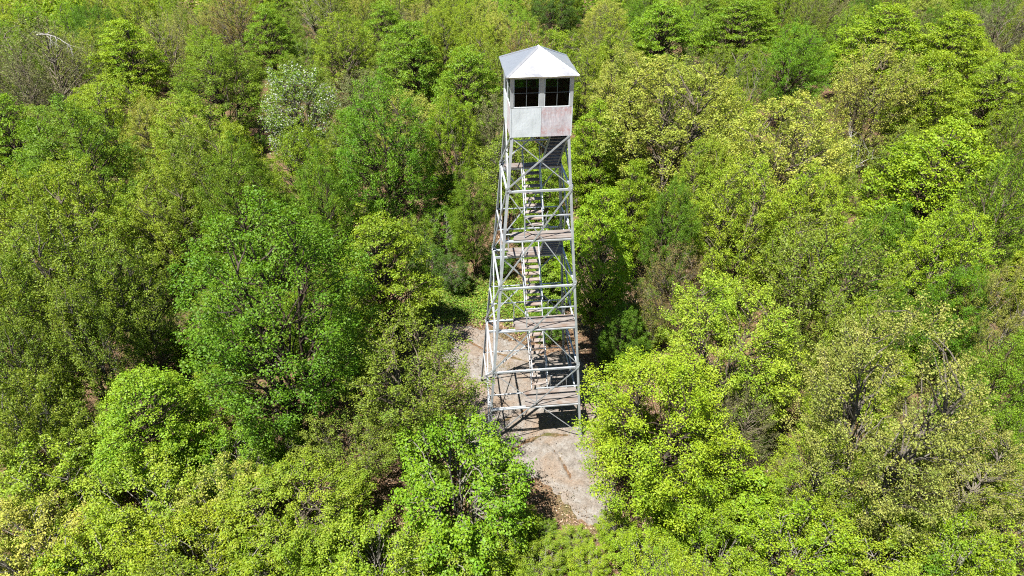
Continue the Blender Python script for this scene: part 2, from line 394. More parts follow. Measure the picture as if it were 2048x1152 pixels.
for k in range(4):
    R = rotk(k); out = R @ np.array([0, -1.0, 0]); inn = -out; lat = R @ np.array([1.0, 0, 0])
    for z in (2 * D, 4 * D, 6 * D):
        angle_iron('strut', face_pt(k, -1, z, 0.008) - lat * 0.03, face_pt(k, 1, z, 0.008) + lat * 0.03, (0, 0, -1), inn, 0.075, 0.010, ST, tower)
        for s in (-1, 1):
            c = face_pt(k, s, z, 0.006)
            prism('gusset', [(0, -0.16), (0.17, -0.05), (0.17, 0.05), (0, 0.16), (-0.03, 0.16), (-0.03, -0.16)], c, c + inn * 0.005, -s * lat, (0, 0, 1), ST, tower)
    for z in (1 * D, 3 * D, 5 * D):
        angle_iron('strut', face_pt(k, -1, z, 0.004), face_pt(k, 1, z, 0.004), (0, 0, -1), inn, 0.055, 0.008, ST, tower)
    for z0, z1 in ((0.12, 2 * D), (2 * D, 4 * D), (4 * D, 6 * D), (6 * D, 7 * D)):
        angle_iron('brace', face_pt(k, -1, z0 + 0.05, 0.022), face_pt(k, 1, z1 - 0.05, 0.022), (0, 0, 1), inn, 0.066, 0.008, ST, tower, 0.045)
        angle_iron('brace', face_pt(k, 1, z0 + 0.05, -0.020), face_pt(k, -1, z1 - 0.05, -0.020), inn, (0, 0, 1), 0.050, 0.007, ST, tower, 0.036)

# landings: (x0, x1, y0, y1, z, front?)
def landing(x0, x1, y0, y1, z, nplank, seed):
    r = random.Random(seed)
    L = empty('landing', (0, 0, 0), tower)
    w = (y1 - y0) / nplank
    for i in range(nplank):
        a = y0 + i * w + 0.006; b = y0 + (i + 1) * w - 0.006
        e0 = x0 + r.uniform(-0.07, 0.06); e1 = x1 + r.uniform(-0.02, 0.02); dz = r.uniform(-0.006, 0.006)
        box('plank', (e0, a, z + dz), (e1, b, z + 0.042 + dz), M['wood'], L)
    for yy in (y0 + 0.05, y1 - 0.05):
        s = 1 if yy < (y0 + y1) / 2 else -1
        angle_iron('joist', (-hw(z) + 0.06, yy, z - 0.008), (hw(z) - 0.06, yy, z - 0.008), (0, s, 0), (0, 0, -1), 0.06, 0.008, ST, L, 0.09)
    for xx in (x0 + 0.12, (x0 + x1) / 2, x1 - 0.12):
        box('cleat', (xx - 0.035, y0 + 0.12, z - 0.075), (xx + 0.035, y1 - 0.12, z - 0.010), M['wood'], L)
    return L
def guard(x0, x1, y, z, posts):
    G = empty('guard_rail', (0, 0, 0), tower)
    for dz in (1.02, 0.55)[:1 + (len(posts) > 2)]:
        angle_iron('rail', (x0, y, z + dz), (x1, y, z + dz), (0, 0, -1), (0, 1, 0), 0.045, 0.007, ST, G)
    for px_ in posts:
        angle_iron('post', (px_, y + 0.012, z - 0.02), (px_, y + 0.012, z + 1.0), (1, 0, 0), (0, 1, 0), 0.042, 0.006, ST, G)
for k, (x0, x1, y1) in ((5, (-0.98, 1.33, -0.72)), (3, (-0.86, 1.66, -0.84)), (1, (-0.38, 2.0, -0.98))):
    z = k * D
    landing(x0, x1, -hw(z) + 0.03, y1, z + 0.01, 4, k)
    guard(x0 + 0.4, hw(z + 1), -hw(z + 1.0) + 0.02, z, (x0 + 0.42,))
for k, (x0, x1, y0) in ((6, (-1.10, 1.14, 0.80)), (4, (-0.93, 1.45, 0.82)), (2, (-0.62, 1.80, 0.98))):
    z = k * D
    landing(x0, x1, y0, hw(z) - 0.03, z + 0.01, 4, k)
    guard(-hw(z + 1), hw(z + 1), hw(z + 1.0) - 0.02, z, (x0 + 0.05, x1 - 0.3))

def stair(x0, x1, ya, za, yb, zb, n):
    """a flight from (ya, za) up to (yb, zb)"""
    F_ = empty('stair', (0, 0, 0), tower)
    d = nrm((0, yb - ya, zb - za)); up = nrm(np.cross((1, 0, 0), d)); up = up if up[2] > 0 else -up
    for x in (x0, x1):
        p = np.array([x, ya, za]); q = np.array([x, yb, zb])
        prism('stringer', [(-0.014, -0.075), (0.014, -0.075), (0.014, 0.065), (-0.014, 0.065)], p, q, (1, 0, 0), up, ST, F_)
        rail_off = np.array([0, 0, 0.86])
        angle_iron('handrail', p + rail_off, q + rail_off, (0, 0, -1), (1 if x == x0 else -1, 0, 0), 0.04, 0.006, ST, F_)
        for t in (0.06, 0.94):
            b = p + (q - p) * t + np.array([0.018 if x == x1 else -0.018, 0, 0])
            bar('baluster', b + np.array([0, 0, -0.02]), b + rail_off - np.array([0, 0, 0.004]), (0, 1, 0), 0.035, 0.008, ST, F_)
    for i in range(n):
        t = (i + 1) / (n + 1)
        c = np.array([(x0 + x1) / 2, ya + (yb - ya) * t, za + (zb - za) * t])
        hwid = (x1 - x0) / 2 - 0.02
        box('tread', c - (hwid, 0.115, 0.018), c + (hwid, 0.115, 0.018), M['tread'], F_)
# centre column: comes down towards the front
stair(-0.42, 0.28, -0.68, 5 * D + 0.03, 0.84, 6 * D + 0.03, 9)
stair(-0.36, 0.36, -0.80, 3 * D + 0.03, 0.86, 4 * D + 0.03, 9)
stair(-0.02, 0.70, -0.94, 1 * D + 0.03, 1.00, 2 * D + 0.03, 9)
# right column: comes down towards the back
stair(0.38, 1.02, 0.90, 6 * D + 0.05, -0.92, 7 * D, 9)
stair(0.42, 1.10, 0.90, 4 * D + 0.05, -0.74, 5 * D + 0.03, 9)
stair(0.62, 1.32, 1.05, 2 * D + 0.05, -0.86, 3 * D + 0.03, 9)
stair(0.86, 1.58, 1.35, 0.04, -1.00, 1 * D + 0.03, 9)

# the cab
cab = empty('cab', (0, 0, 0), tower)
ZC = 7 * D; HC = 1.09; PHT = 1.042; EZ = 2.151; AZ = 2.84; EO = 0.1655
box('floor', (-HC + 0.02, -HC + 0.02, ZC + 0.01), (HC - 0.02, HC - 0.02, ZC + 0.06), M['cab_shade'], cab)
for yy in (-0.7, 0.0, 0.7):
    box('floor_beam', (-HC + 0.03, yy - 0.04, ZC - 0.09), (HC - 0.03, yy + 0.04, ZC + 0.005), M['steel'], cab)
def wpanel(k, u0, u1, z0, z1, mat, seed, name='wall_panel', off=0.0, t=0.006, label=None):
    """a slightly buckled sheet on cab side k"""
    r = np.random.default_rng(seed); nn = 9
    U, V = np.meshgrid(np.linspace(0, 1, nn), np.linspace(0, 1, nn), indexing='ij')
    buckle = 0.010 * np.sin(U * pi * 2.2 + r.uniform(0, 6)) * np.sin(V * pi * 1.7 + r.uniform(0, 6)) * np.sin(U * pi) * np.sin(V * pi)
    uu = u0 + (u1 - u0) * U; zz = z0 + (z1 - z0) * V
    front = np.stack([uu, -HC - off - buckle, zz], -1).reshape(-1, 3); back = front + np.array([0, t, 0])
    v = np.vstack([front, back]) @ rotk(k).T
    i = np.arange(nn * nn).reshape(nn, nn); m = nn * nn
    f = [(i[a, b], i[a + 1, b], i[a + 1, b + 1], i[a, b + 1]) for a in range(nn - 1) for b in range(nn - 1)]
    f += [tuple(m + q for q in g[::-1]) for g in f]
    for e in (i[:, 0], i[-1, :], i[::-1, -1], i[0, ::-1]):
        f += [(e[j], m + e[j], m + e[j + 1], e[j + 1]) for j in range(nn - 1)]
    me = bpy.data.meshes.new(name); me.from_pydata(v.tolist(), [], [tuple(int(q) for q in g) for g in f]); me.materials.append(mat); me.update()
    o = obj(name, me, cab)
    if label: o['label'] = label
    return o
for k in range(4):
    R = rotk(k)
    kinds = {0: ('sheet', 'rusty'), 1: ('sheet', 'rusty'), 2: ('sheet', 'rusty'), 3: ('sheet', 'rusty')}[k]
    wpanel(k, -HC, -0.004, ZC - 0.02, ZC + PHT, M[kinds[0]], 10 + k, label='pale silver-painted sheet wall panel')
    wpanel(k, 0.004, HC, ZC - 0.02, ZC + PHT, M[kinds[1]], 20 + k, off=0.003, label='faded wall panel blotched with red rust')
    def fb(name, u0, u1, z0, z1, o0, o1, mat):
        """box in face coordinates, o0..o1 metres inwards from the sheet plane"""
        a = R @ np.array([u0, -HC + o0, z0]); b = R @ np.array([u1, -HC + o1, z1])
        return box(name, np.minimum(a, b), np.maximum(a, b), mat, cab)
    fb('shade_lining', -HC + 0.05, HC - 0.05, ZC + 0.062, ZC + PHT - 0.02, 0.06, 0.075, M['cab_shade'])  # added dark sheet, the cab's inner shade put into its colour
    fb('sill', -HC + 0.004, HC - 0.004, ZC + PHT + 0.001, ZC + PHT + 0.028, -0.004, 0.058, M['sheet'])
    fb('mullion', -0.078, 0.078, ZC + PHT + 0.03, ZC + EZ - 0.03, 0.004, 0.052, M['steel'])
    fb('head_rail', -HC + 0.11, HC - 0.11, ZC + EZ - 0.115, ZC + EZ - 0.032, 0.006, 0.050, M['steel'])
    for s in (-1, 1):
        u0, u1 = (0.082, HC - 0.105) if s > 0 else (-HC + 0.105, -0.082)
        z0, z1 = ZC + PHT + 0.03, ZC + EZ - 0.117
        W_ = empty('window', (0, 0, 0), cab)
        def fw_(name, a0, a1, b0, b1, o0, o1, mat):
            a = R @ np.array([a0, -HC + o0, b0]); b = R @ np.array([a1, -HC + o1, b1])
            q = box(name, np.minimum(a, b), np.maximum(a, b), mat, cab); return q
        uc, zc_ = (u0 + u1) / 2, z0 + (z1 - z0) * 0.50
        fw_('sash', u0 + 0.002, u0 + 0.030, z0, z1, 0.012, 0.042, M['sheet']); fw_('sash', u1 - 0.030, u1 - 0.002, z0, z1, 0.012, 0.042, M['sheet'])
        fw_('muntin', uc - 0.010, uc + 0.010, z0, z1, 0.016, 0.036, M['bar'])
        fw_('muntin', u0 + 0.03, uc - 0.014, zc_ - 0.008, zc_ + 0.008, 0.017, 0.035, M['bar']); fw_('muntin', uc + 0.014, u1 - 0.03, zc_ - 0.008, zc_ + 0.008, 0.017, 0.035, M['bar'])
        for a0, a1 in ((u0 + 0.031, uc - 0.014), (uc + 0.014, u1 - 0.031)):
            for b0, b1 in ((z0 + 0.001, zc_ - 0.013), (zc_ + 0.013, z1 - 0.001)):
                fw_('window_pane', a0, a1, b0, b1, 0.024, 0.028, M['glass'])
        bpy.data.objects.remove(W_)
for sx, sy in ((-1, -1), (1, -1), (1, 1), (-1, 1)):
    angle_iron('corner_post', (sx * (HC + 0.006), sy * (HC + 0.006), ZC + PHT + 0.001), (sx * (HC + 0.006), sy * (HC + 0.006), ZC + EZ + 0.01), (-sx, 0, 0), (0, -sy, 0), 0.112, 0.010, M['steel'], cab)
    angle_iron('corner_trim', (sx * (HC + 0.012), sy * (HC + 0.012), ZC - 0.03), (sx * (HC + 0.012), sy * (HC + 0.012), ZC + PHT - 0.006), (-sx, 0, 0), (0, -sy, 0), 0.035, 0.005, M['sheet'], cab)
# roof: four dented sheets, a lip below each eave, hip caps and a small cap
E_ = HC + EO
rr = np.random.default_rng(5)
def roof_z(u, v):
    """height of the pyramid at (u,v); a small sag"""
    m = np.maximum(np.abs(u), np.abs(v)) / E_
    return AZ + (EZ - AZ) * m
for k in range(4):
    nn = 10; vv = []; ff = []
    sd_ = rr.uniform(0, 6, 4)
    rows = []
    for i in range(nn + 1):
        t = i / nn
        row = []
        for j in range(i + 1):
            s = 0 if i == 0 else (2 * j / i - 1)
            edge = (1 - s * s) if i else 0
            dent = 0.016 * np.sin(s * 5 * t + sd_[0]) * np.sin(t * 4 + sd_[1]) * edge * t - 0.02 * edge * t * (1 - t)
            wav = 0.012 * np.sin(s * 7 + sd_[2]) * (t > 0.99) * edge
            row.append(len(vv)); vv.append((s * t * E_, -t * E_, ZC + AZ + (EZ - AZ) * t + dent + wav))
        rows.append(row)
    for i in range(nn):
        for j in range(i + 1):
            ff.append((rows[i][j], rows[i + 1][j], rows[i + 1][j + 1]))
            if j < i: ff.append((rows[i][j], rows[i + 1][j + 1], rows[i][j + 1]))
    lip = []
    for j in rows[nn]:
        x, y, z = vv[j]; lip.append(len(vv)); vv.append((x * 0.996, y * 0.996, z - 0.032 - 0.008 * np.sin(x * 9 + sd_[3])))
    for j in range(nn): ff.append((rows[nn][j], lip[j], lip[j + 1], rows[nn][j + 1]))
    v = np.array(vv) @ rotk(k).T
    me = bpy.data.meshes.new('roof_panel'); me.from_pydata(v.tolist(), [], ff); me.materials.append(M['roof']); me.update()
    o = obj('roof_panel', me, cab)
    so = o.modifiers.new('thickness', 'SOLIDIFY'); so.thickness = 0.004; so.offset = -1
for sx, sy in ((-1, -1), (1, -1), (1, 1), (-1, 1)):
    a = np.array([sx * E_ * 0.985, sy * E_ * 0.985, ZC + EZ + 0.022]); b = np.array([0, 0, ZC + AZ + 0.010])
    ax = nrm(b - a); sid = nrm(np.cross(ax, (0, 0, 1))); upv = np.cross(sid, ax)
    prism('hip_cap', [(-0.055, -0.022), (-0.05, -0.026), (0, 0.006), (0.05, -0.026), (0.055, -0.022), (0, 0.012)], a, b, sid, upv, M['roof'], cab)
me = bpy.data.meshes.new('roof_cap')
me.from_pydata([(0.09 * cos(i * pi / 4), 0.09 * sin(i * pi / 4), -0.045) for i in range(8)] + [(0, 0, 0.035)], [], [(i, (i + 1) % 8, 8) for i in range(8)] + [tuple(range(8))[::-1]])
me.materials.append(M['roof']); me.update()
o = obj('roof_cap', me, cab); o.location = (0, 0, ZC + AZ)

# ------------------------------------------------------------------ tree kinds
class Tubes:
    def __init__(s): s.v = []; s.f = []; s.n = 0
    def add(s, pts, rad, sides):
        pts = np.asarray(pts, float); k = len(pts)
        tg = np.gradient(pts, axis=0); tg /= np.linalg.norm(tg, axis=1, keepdims=True) + 1e-9
        ref = np.array([0.31, 0.95, 0.05]) if abs(tg[0][1]) < 0.8 else np.array([0.95, 0.1, 0.3])
        a = np.cross(tg, ref); a /= np.linalg.norm(a, axis=1, keepdims=True) + 1e-9; b = np.cross(tg, a)
        an = np.arange(sides) * 2 * pi / sides
        ring = pts[:, None, :] + np.asarray(rad)[:, None, None] * (np.cos(an)[None, :, None] * a[:, None, :] + np.sin(an)[None, :, None] * b[:, None, :])
        s.v.append(ring.reshape(-1, 3))
        i = np.arange(k * sides).reshape(k, sides); j = np.roll(i, -1, axis=1)
        s.f.append(np.stack([i[:-1], j[:-1], j[1:], i[1:]], -1).reshape(-1, 4) + s.n); s.n += k * sides
    def mesh(s, name): return mesh_from(name, np.vstack(s.v), np.vstack(s.f), 4, M['bark'], True)
    def arrays(s): return np.vstack(s.v), np.vstack(s.f)

def leaf_quads(C, N, L, wr, r, fold=0.18):
    """diamond leaves folded along the midrib: centres C, normals N, lengths L"""
    n = len(C)
    t = r.normal(size=(n, 3)); t -= N * np.sum(t * N, 1, keepdims=True); t /= np.linalg.norm(t, axis=1, keepdims=True) + 1e-9
    b = np.cross(N, t); L = L[:, None]
    v = np.empty((n, 4, 3))
    v[:, 0] = C - t * L * 0.5; v[:, 2] = C + t * L * 0.5
    v[:, 1] = C + b * L * wr * 0.5 + N * L * fold; v[:, 3] = C - b * L * wr * 0.5 + N * L * fold
    return v.reshape(-1, 3)

def bez(p0, p1, p2, n):
    t = np.linspace(0, 1, n)[:, None]
    return (1 - t) ** 2 * p0 + 2 * t * (1 - t) * p1 + t * t * p2

PROFILE = {
    'flame': lambda t: np.clip(np.sin(np.clip(t, 0.03, 1) ** 0.72 * pi * 0.97), 0.05, 1) ** 0.8,
    'round': lambda t: np.sqrt(np.clip(1 - (2 * t - 0.95) ** 2 * 0.98, 0.02, 1)),
    'vase': lambda t: np.clip(0.42 + 0.85 * t, 0, 1) * np.sqrt(np.clip(1 - np.clip((t - 0.55) / 0.46, 0, 1) ** 2.2, 0.03, 1)),
    'oval': lambda t: np.clip(np.sin(np.clip(t, 0, 1) * pi * 0.94 + 0.13), 0.05, 1) ** 0.75,
    'flat': lambda t: np.sqrt(np.clip(1 - (1.4 * t - 0.35) ** 2, 0.02, 1)),
}
def make_kind(seed, H, R, cb, stems, nclump, rc, sprays, leaves, lsize, layer=0.62, shape='round', twig=0.7, spread=0.15, upb=0.9, wr=0.72, trunk_r=0.13, core=0.15, plume=0.0, po=0.55):
    r = np.random.default_rng(seed); T = Tubes(); prof = PROFILE[shape]
    # irregular outline: the radius changes with the direction
    ph = r.uniform(0, 6.28, 4); am = r.uniform(0.04, 0.13, 4)
    def lump(az, t): return 1 + am[0] * np.sin(2 * az + ph[0] + 2 * t) + am[1] * np.sin(3 * az + ph[1] - 3 * t) + am[2] * np.sin(5 * az + ph[2] + 5 * t)
    # stems
    st = []
    for i in range(stems):
        az = 2 * pi * i / stems + r.uniform(-0.4, 0.4)
        lean = r.uniform(0.28, 0.55) * R if stems > 1 else r.uniform(0.0, 0.18) * R
        top = np.array([cos(az) * lean, sin(az) * lean, H * r.uniform(0.80, 0.93)])
        base = np.array([cos(az), sin(az), 0]) * (0.10 + 0.05 * stems) * (stems > 1) + np.array([0, 0, -0.25])
        mid = base * 0.6 + top * 0.4 + np.append(r.normal(size=2) * 0.06 * R - np.array([cos(az), sin(az)]) * lean * 0.15, 0)
        P = bez(base, mid, top, 12); P[1:-1, :2] += r.normal(size=(10, 2)) * 0.035 * H / 9
        tr = trunk_r / math.sqrt(max(1, stems * 0.6))
        T.add(P, np.linspace(tr, tr * 0.18, 12) * np.concatenate([[1.35, 1.1], np.ones(10)]), 7)
        st.append(P)
    # clump centres
    C = []
    for i in range(nclump):
        best = None
        for q in range(10):
            t = r.uniform(0, 1) ** 0.85; az = r.uniform(0, 2 * pi); u = math.sqrt(r.uniform(core, 1.0))
            rad = R * prof(t) * u * lump(az, t) * 0.86
            c = np.array([cos(az) * rad, sin(az) * rad, H * (cb + (1 - cb) * t) - rc * layer * 0.7])
            dm = min([np.linalg.norm((c - o) * (1, 1, 1.3)) for o in C], default=9)
            if best is None or dm > best[0]: best = (dm, c)
        C.append(best[1])
    C = np.array(C)
    LC, LN, LL = [], [], []
    for c in C:
        # nearest stem
        dist = [np.min(np.linalg.norm(P[:, :2] - c[:2], axis=1)) for P in st]
        P = st[int(np.argmin(dist))]
        hd = np.linalg.norm(P[:, :2] - c[:2], axis=1)
        want = np.clip(c[2] - hd * 0.85, cb * H * 0.75, H * 0.86)
        j = int(np.argmin(np.abs(P[:, 2] - want)))
        p0 = P[j]; ln = np.linalg.norm(c - p0)
        ctrl = p0 * 0.5 + c * 0.5 + np.array([0, 0, 0.16 * ln]) + r.normal(size=3) * 0.08 * ln
        B = bez(p0, ctrl, c, 6)
        B[1:-1] += r.normal(size=(4, 3)) * 0.03 * ln
        r0 = min(0.035 + 0.011 * ln, trunk_r * 0.5) * (0.75 if stems > 1 else 1)
        T.add(B, np.linspace(r0, 0.010, 6), 5)
        s_ = r.uniform(0.72, 1.3)
        ns = max(4, int(sprays * s_ ** 2))
        if plume:
            o_ = np.array([c[0], c[1], 0]) / (R * 0.8); ax_ = nrm(o_ * po + np.array([0, 0, 1]) + r.normal(size=3) * 0.20)
            tt = r.uniform(0, 1, ns) ** 0.8
            al = (tt - 0.4) * 2 * rc * s_ * plume
            pv = r.normal(size=(ns, 3)); pv -= ax_ * (pv @ ax_)[:, None]; pv /= np.linalg.norm(pv, axis=1, keepdims=True)
            S_ = c + ax_ * al[:, None] + pv * (rc * s_ * (1.0 - 0.72 * tt) * np.sqrt(r.uniform(0.05, 1, ns)))[:, None]
            d = pv * 0.8 + ax_ * 0.5; d /= np.linalg.norm(d, axis=1, keepdims=True)
            T.add(np.array([c, c + ax_ * rc * s_ * plume * 0.6, c + ax_ * rc * s_ * plume * 1.25]), (0.014, 0.009, 0.003), 3)
            org = c + ax_ * (al - 0.35 * rc * s_)[:, None]
        else:
            d = r.normal(size=(ns, 3)); d[:, 2] = np.abs(d[:, 2]) * 1.0 - 0.30; d /= np.linalg.norm(d, axis=1, keepdims=True)
            S_ = c + d * (rc * s_) * (r.uniform(0.12, 1, (ns, 1)) ** 0.42) * np.array([1, 1, layer])
            org = None
        nt = int(ns * twig)
        for q in range(nt):
            a = B[4] * (1 - (w_ := r.uniform(0.1, 1))) + B[5] * w_ if org is None else org[q]
            m_ = (a + S_[q]) / 2 + r.normal(size=3) * 0.05 * rc
            T.add(np.array([a, m_, S_[q]]), (0.010, 0.007, 0.003), 3)
        k = r.poisson(leaves, ns) + 1 if leaves > 0 else np.zeros(ns, int)
        rep = np.repeat(np.arange(ns), k)
        if len(rep):
            lc = S_[rep] + r.normal(size=(len(rep), 3)) * spread * np.array([1, 1, 0.55])
            nn_ = np.array([0, 0, upb]) + 0.45 * d[rep] + 0.52 * r.normal(size=(len(rep), 3))
            nn_ /= np.linalg.norm(nn_, axis=1, keepdims=True)
            LC.append(lc); LN.append(nn_); LL.append(lsize * r.uniform(0.6, 1.3, len(rep)))
    LV = leaf_quads(np.vstack(LC), np.vstack(LN), np.concatenate(LL), wr, r) if LC else None
    return dict(T=T, LV=LV, H=H, R=R)

KIND = {}
def kind(name, n, **kw):
    KIND[name] = []
    for i in range(n):
        q = make_kind(seed=hash_seed(name) + i * 17, **kw)
        q['trunk'] = q['T'].mesh('trunk')
        nq = len(q['LV']) // 4
        q['crown'] = mesh_from('crown', q['LV'], np.arange(nq * 4), 4, M['leaf']) if nq else None
        q['shape'] = kw.get('shape', 'round'); q['cb'] = kw['cb']
        KIND[name].append(q)
def hash_seed(s): return sum(ord(c) * (i + 3) for i, c in enumerate(s))
kind('maple', 3, H=10.5, R=3.8, cb=0.18, stems=1, nclump=170, rc=0.56, sprays=18, leaves=11.5, lsize=0.110, layer=0.50, shape='flame', spread=0.13, twig=0.35, wr=0.85, upb=0.65, core=0.40)
kind('cherry', 3, H=11.5, R=3.8, cb=0.18, stems=3, nclump=160, rc=0.55, sprays=23, leaves=12.5, lsize=0.090, shape='flame', spread=0.13, twig=0.3, wr=0.60, upb=0.5, plume=1.0, po=0.9, core=0.40)
kind('aspen', 3, H=10.0, R=3.5, cb=0.14, stems=4, nclump=210, rc=0.42, sprays=19, leaves=11, lsize=0.080, shape='round', spread=0.10, twig=0.3, wr=0.78, upb=0.5, plume=1.2, po=0.7, core=0.45)
kind('vase', 2, H=8.5, R=3.2, cb=0.18, stems=9, nclump=170, rc=0.34, sprays=18, leaves=7.5, lsize=0.080, shape='vase', spread=0.10, twig=0.6, wr=0.65, upb=0.4, trunk_r=0.10, plume=1.9, po=0.6, core=0.25)
kind('pole', 2, H=10.5, R=3.0, cb=0.34, stems=6, nclump=140, rc=0.40, sprays=18, leaves=8, lsize=0.088, shape='flame', spread=0.11, twig=0.5, wr=0.68, upb=0.45, trunk_r=0.12, plume=1.3, po=0.5, core=0.25)
kind('shrub', 2, H=4.6, R=2.3, cb=0.12, stems=8, nclump=110, rc=0.31, sprays=19, leaves=10.5, lsize=0.070, shape='round', spread=0.09, twig=0.5, wr=0.8, trunk_r=0.06, upb=0.55, plume=1.2, po=0.8, core=0.35)
kind('oak', 2, H=10.5, R=3.9, cb=0.16, stems=2, nclump=180, rc=0.44, sprays=21, leaves=12, lsize=0.079, shape='round', spread=0.12, twig=0.6, wr=0.62, trunk_r=0.15, upb=0.45, plume=1.2, po=0.8, core=0.35)
kind('bare', 2, H=9.5, R=3.8, cb=0.18, stems=3, nclump=140, rc=0.50, sprays=24, leaves=4.0, lsize=0.080, shape='round', spread=0.12, twig=1.0, wr=0.7, upb=0.4, trunk_r=0.14, plume=1.6, po=0.8, core=0.3)
kind('flower', 1, H=8.0, R=2.8, cb=0.20, stems=5, nclump=105, rc=0.40, sprays=20, leaves=8, lsize=0.085, shape='round', spread=0.12, twig=0.7, wr=0.6, trunk_r=0.10, upb=0.5, plume=1.4, core=0.35)
kind('sapling', 2, H=5.0, R=1.5, cb=0.12, stems=1, nclump=50, rc=0.33, sprays=15, leaves=9, lsize=0.105, layer=0.55, shape='flame', spread=0.10, twig=0.5, wr=0.85, trunk_r=0.05, core=0.1)
# white blossom for the flowering tree
_q = KIND['flower'][0]; _r2 = np.random.default_rng(99)
_c = _q['LV'].reshape(-1, 4, 3).mean(1); _c = _c[_r2.permutation(len(_c))[: len(_c) // 5]]
_n = _r2.normal(size=_c.shape) * 0.6 + np.array([0, 0, 0.7]); _n /= np.linalg.norm(_n, axis=1, keepdims=True)
_bv = leaf_quads(_c + _r2.normal(size=_c.shape) * 0.05, _n, _r2.uniform(0.07, 0.14, len(_c)), 0.9, _r2)
BLOSSOM = mesh_from('blossom', _bv, np.arange(len(_bv)), 4, M['leaf'])

HUE = {  # leaf colours
    'lime':   (0.190, 0.282, 0.008), 'yellow': (0.213, 0.290, 0.013), 'pale':  (0.276, 0.304, 0.040), 'green': (0.094, 0.196, 0.004),
    'mid':    (0.138, 0.236, 0.008), 'olive':  (0.160, 0.222, 0.014), 'tan':   (0.270, 0.274, 0.050), 'brown': (0.198, 0.150, 0.041),
    'vivid':  (0.142, 0.272, 0.006),
    'dark':   (0.060, 0.126, 0.007), 'grey':   (0.170, 0.176, 0.054),  # dark also paints shade into the low shrubs left of the tower
}
HUEWORD = {'lime': 'bright lime-green', 'yellow': 'yellow-green', 'pale': 'pale yellow', 'green': 'deep green', 'mid': 'mid-green', 'olive': 'olive-green', 'tan': 'tan-yellow',
           'brown': 'reddish-brown', 'dark': 'dark green', 'vivid': 'vivid green', 'grey': 'grey-brown'}
KINDWORD = {'maple': 'layered tree', 'cherry': 'dense leafy tree', 'aspen': 'fine-leaved tree', 'vase': 'vase-shaped tree', 'pole': 'slim-trunked tree', 'shrub': 'bushy shrub',
            'oak': 'open tree', 'bare': 'twiggy tree', 'flower': 'white-flowering tree', 'sapling': 'slender sapling'}
BARK = {'maple': (0.073, 0.055, 0.038), 'cherry': (0.048, 0.034, 0.024), 'aspen': (0.089, 0.073, 0.051), 'vase': (0.084, 0.068, 0.046), 'pole': (0.072, 0.062, 0.052), 'shrub': (0.150, 0.138, 0.118), 'oak': (0.115, 0.100, 0.080),
        'bare': (0.112, 0.091, 0.068), 'flower': (0.068, 0.059, 0.051), 'sapling': (0.093, 0.074, 0.059)}

PLANTS = []   # dicts: x, y, w (crown width m), h, kind, hue
def add_at(px, py, wpx, h, kd, hue, label=None, rot=None, var=None, bark=None, lean=0.0):
    f = 0.62
    z = f * h
    for _ in range(4):
        P = unproj(px, py, z); z = f * h + float(gz(P[0], P[1]))
    dep = (P - CAM) @ FW
    PLANTS.append(dict(x=P[0], y=P[1], w=wpx * dep / (FOC * PW), h=h, kind=kd, hue=hue, label=label, rot=rot, var=var, hand=True, bark=bark, lean=lean))

